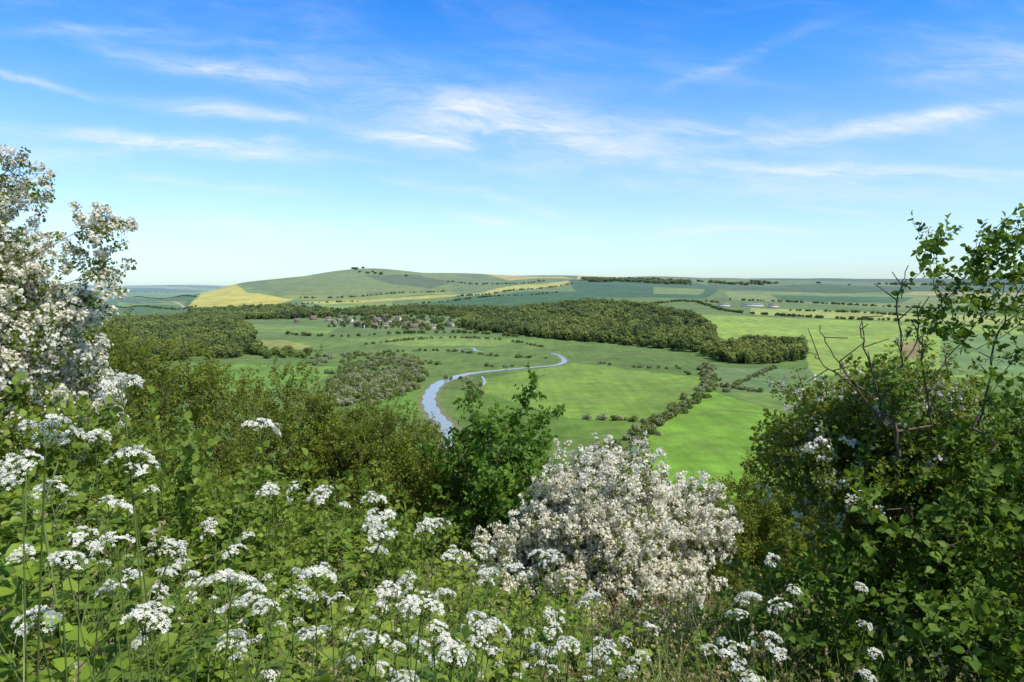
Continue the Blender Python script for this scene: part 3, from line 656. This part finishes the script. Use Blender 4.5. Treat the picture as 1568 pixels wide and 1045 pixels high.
P=ground_pts(46,-2.6,1.4,2.2,4.6,lambda q:(np.abs(q[:,0])<q[:,1]*.8)&(rng.random(len(q))<np.where(q[:,0]<.8,1,.3)))
scatter('cow_parsley_patch',C_cp,P,upright(len(P)),rng.uniform(.7,.95,len(P)))
# ------------------------------------------------------------------ camera, sun, sky
cam=bpy.data.cameras.new('camera');co=bpy.data.objects.new('camera',cam);scene.collection.objects.link(co)
cam.sensor_width=36;cam.lens=F/1568*36;cam.clip_start=.05;cam.clip_end=90000
co.location=(0,0,CAMZ);co.rotation_euler=(math.pi/2-PITCH,0,0);scene.camera=co
EL=math.radians(54);AZ=math.radians(128)
s=Vector((math.sin(AZ)*math.cos(EL),math.cos(AZ)*math.cos(EL),math.sin(EL)))
sl=bpy.data.lights.new('sun','SUN');sl.energy=5.0;sl.angle=math.radians(.5);sl.color=(1,.95,.86)
so=bpy.data.objects.new('sun',sl);scene.collection.objects.link(so);so.rotation_euler=s.to_track_quat('Z','Y').to_euler();so.location=(50,-20,200)
w=bpy.data.worlds.new('World');scene.world=w;w.use_nodes=True;N=w.node_tree.nodes;L=w.node_tree.links;N.clear()
sky=N.new('ShaderNodeTexSky');sky.sky_type='NISHITA';sky.sun_disc=False;sky.sun_elevation=EL;sky.sun_rotation=AZ;sky.altitude=90;sky.air_density=1.0;sky.dust_density=.4;sky.ozone_density=2.0
tc=N.new('ShaderNodeTexCoord');sp=N.new('ShaderNodeSeparateXYZ');L.new(tc.outputs['Generated'],sp.inputs[0])
def mth(op,a,b=None,c=None,clamp=False):
    n=N.new('ShaderNodeMath');n.operation=op;n.use_clamp=clamp
    for i_,v in enumerate((a,b,c)):
        if v is None:continue
        if isinstance(v,(int,float)): n.inputs[i_].default_value=v
        else: L.new(v,n.inputs[i_])
    return n.outputs[0]
yy=mth('MAXIMUM',sp.outputs[1],.08);U=mth('DIVIDE',sp.outputs[0],yy);Vv=mth('DIVIDE',sp.outputs[2],yy)
cb=N.new('ShaderNodeCombineXYZ');L.new(U,cb.inputs[0]);L.new(Vv,cb.inputs[1]);cb.inputs[2].default_value=0
def nz(vec,sx,sy,rot,det=6,ro=.6,dist=0.):
    mp=N.new('ShaderNodeMapping');mp.inputs['Scale'].default_value=(sx,sy,1);mp0=N.new('ShaderNodeMapping');mp0.inputs['Rotation'].default_value=(0,0,rot)
    L.new(vec,mp0.inputs[0]);L.new(mp0.outputs[0],mp.inputs[0])
    n=N.new('ShaderNodeTexNoise');n.inputs['Scale'].default_value=1;n.inputs['Detail'].default_value=det;n.inputs['Roughness'].default_value=ro;n.inputs['Distortion'].default_value=dist;L.new(mp.outputs[0],n.inputs[0]);return n
wn=nz(cb.outputs[0],5,9,0,4)
ws=N.new('ShaderNodeVectorMath');ws.operation='SUBTRACT';L.new(wn.outputs['Color'],ws.inputs[0]);ws.inputs[1].default_value=(.5,.5,.5)
wm=N.new('ShaderNodeVectorMath');wm.operation='MULTIPLY_ADD';L.new(ws.outputs[0],wm.inputs[0]);wm.inputs[1].default_value=(.08,.035,0);L.new(cb.outputs[0],wm.inputs[2])
wz=N.new('ShaderNodeVectorMath');wz.operation='ADD';L.new(wm.outputs[0],wz.inputs[0]);wz.inputs[1].default_value=(0,0,1)
CL=[(350,108,170,13,9,.7),(370,172,130,11,6,.75),(270,222,200,13,5,1.25),(40,118,90,6,14,.6),(770,190,170,34,7,.85),(640,213,95,10,4,.9),(415,212,24,8,0,.8),(1090,200,150,26,-3,.55),(1400,188,190,13,-7,.95),(1350,264,260,9,2,.9),(1490,110,120,26,-6,.4),(1130,90,120,9,-22,.28),(750,338,46,8,4,.9),(885,366,34,5,6,.8),(840,330,30,6,10,.4),(330,286,130,7,5,.5),(700,296,110,7,9,.5),(640,130,300,40,8,.28),(1070,356,60,6,-2,.6),(1190,352,60,5,3,.6),(1280,322,70,4,7,.6),(130,50,120,7,-3,.3),(1000,240,420,40,2,.28),(400,350,160,12,2,.3),(100,235,120,14,2,.45),(1250,290,300,22,2,.4)]
tot=None;cp,sp_=math.cos(PITCH),math.sin(PITCH)
for (a_,b_,la,lb,an,st) in CL:
    u=(a_-784)/F;v=(b_-522.5)/F;y_=cp-v*sp_;u0=u/y_;v0=(-sp_-v*cp)/y_
    a1=la/F;b1=lb/F;th=-math.radians(an);c,s_=math.cos(th),math.sin(th)
    d1=N.new('ShaderNodeVectorMath');d1.operation='DOT_PRODUCT';L.new(wz.outputs[0],d1.inputs[0]);d1.inputs[1].default_value=(c/a1,s_/a1,-(c*u0+s_*v0)/a1)
    d2=N.new('ShaderNodeVectorMath');d2.operation='DOT_PRODUCT';L.new(wz.outputs[0],d2.inputs[0]);d2.inputs[1].default_value=(-s_/b1,c/b1,-(-s_*u0+c*v0)/b1)
    e=mth('MULTIPLY',d1.outputs['Value'],d1.outputs['Value']);e=mth('MULTIPLY_ADD',d2.outputs['Value'],d2.outputs['Value'],e)
    g_=mth('EXPONENT',mth('MULTIPLY',e,-1.));tot=mth('MULTIPLY_ADD',g_,st,tot if tot is not None else 0.)
n1=nz(wm.outputs[0],6,30,.08,8,.66,.4).outputs['Fac'];n2=nz(wm.outputs[0],2.2,9,.1,6,.6,.5).outputs['Fac']
def mr(f,a,b,c,d):
    n=N.new('ShaderNodeMapRange');n.interpolation_type='SMOOTHSTEP'
    for i_,v in enumerate((a,b,c,d)): n.inputs[i_+1].default_value=v
    L.new(f,n.inputs[0]);return n.outputs[0]
tex=mr(n1,.3,.72,.12,1.2)
cl=mth('MULTIPLY',tot,tex)
veil=mth('MULTIPLY',mth('MULTIPLY',mr(n2,.40,.8,0,.4),mr(n1,.3,.75,.2,1)),mr(Vv,.0,.1,.3,1))
cl=mth('ADD',cl,veil)
cl=mth('MULTIPLY',cl,mr(sp.outputs[2],.0,.05,0,1));cl=mth('MULTIPLY',cl,.8,None,True)
rp=N.new('ShaderNodeValToRGB');L.new(mth('MULTIPLY',sp.outputs[2],1.6,None,True),rp.inputs[0])
els=rp.color_ramp.elements;els[0].position=0;els[0].color=(.39,.51,.64,1);els[1].position=1;els[1].color=(.36,.41,.45,1)
for p_,c_ in((.12,(.47,.55,.67,1)),(.3,(.39,.545,.71,1)),(.45,(.19,.48,.79,1)),(.6,(.05,.38,.78,1)),(.8,(.32,.41,.48,1))):
    e=els.new(p_);e.color=c_
sc2=N.new('ShaderNodeVectorMath');sc2.operation='SCALE';sc2.inputs['Scale'].default_value=2.0;L.new(rp.outputs[0],sc2.inputs[0])
mm=N.new('ShaderNodeMix');mm.data_type='RGBA';mm.blend_type='MULTIPLY';mm.inputs[0].default_value=1;L.new(sky.outputs[0],mm.inputs[6]);L.new(sc2.outputs[0],mm.inputs[7])
mx=N.new('ShaderNodeMix');mx.data_type='RGBA';L.new(cl,mx.inputs[0]);L.new(mm.outputs[2],mx.inputs[6]);mx.inputs[7].default_value=(6.2,6.5,6.75,1)
bg=N.new('ShaderNodeBackground');bg.inputs[1].default_value=.15;L.new(mx.outputs[2],bg.inputs[0])
o=N.new('ShaderNodeOutputWorld');L.new(bg.outputs[0],o.inputs[0])
scene.view_settings.view_transform='Standard';scene.view_settings.look='None';scene.view_settings.exposure=0
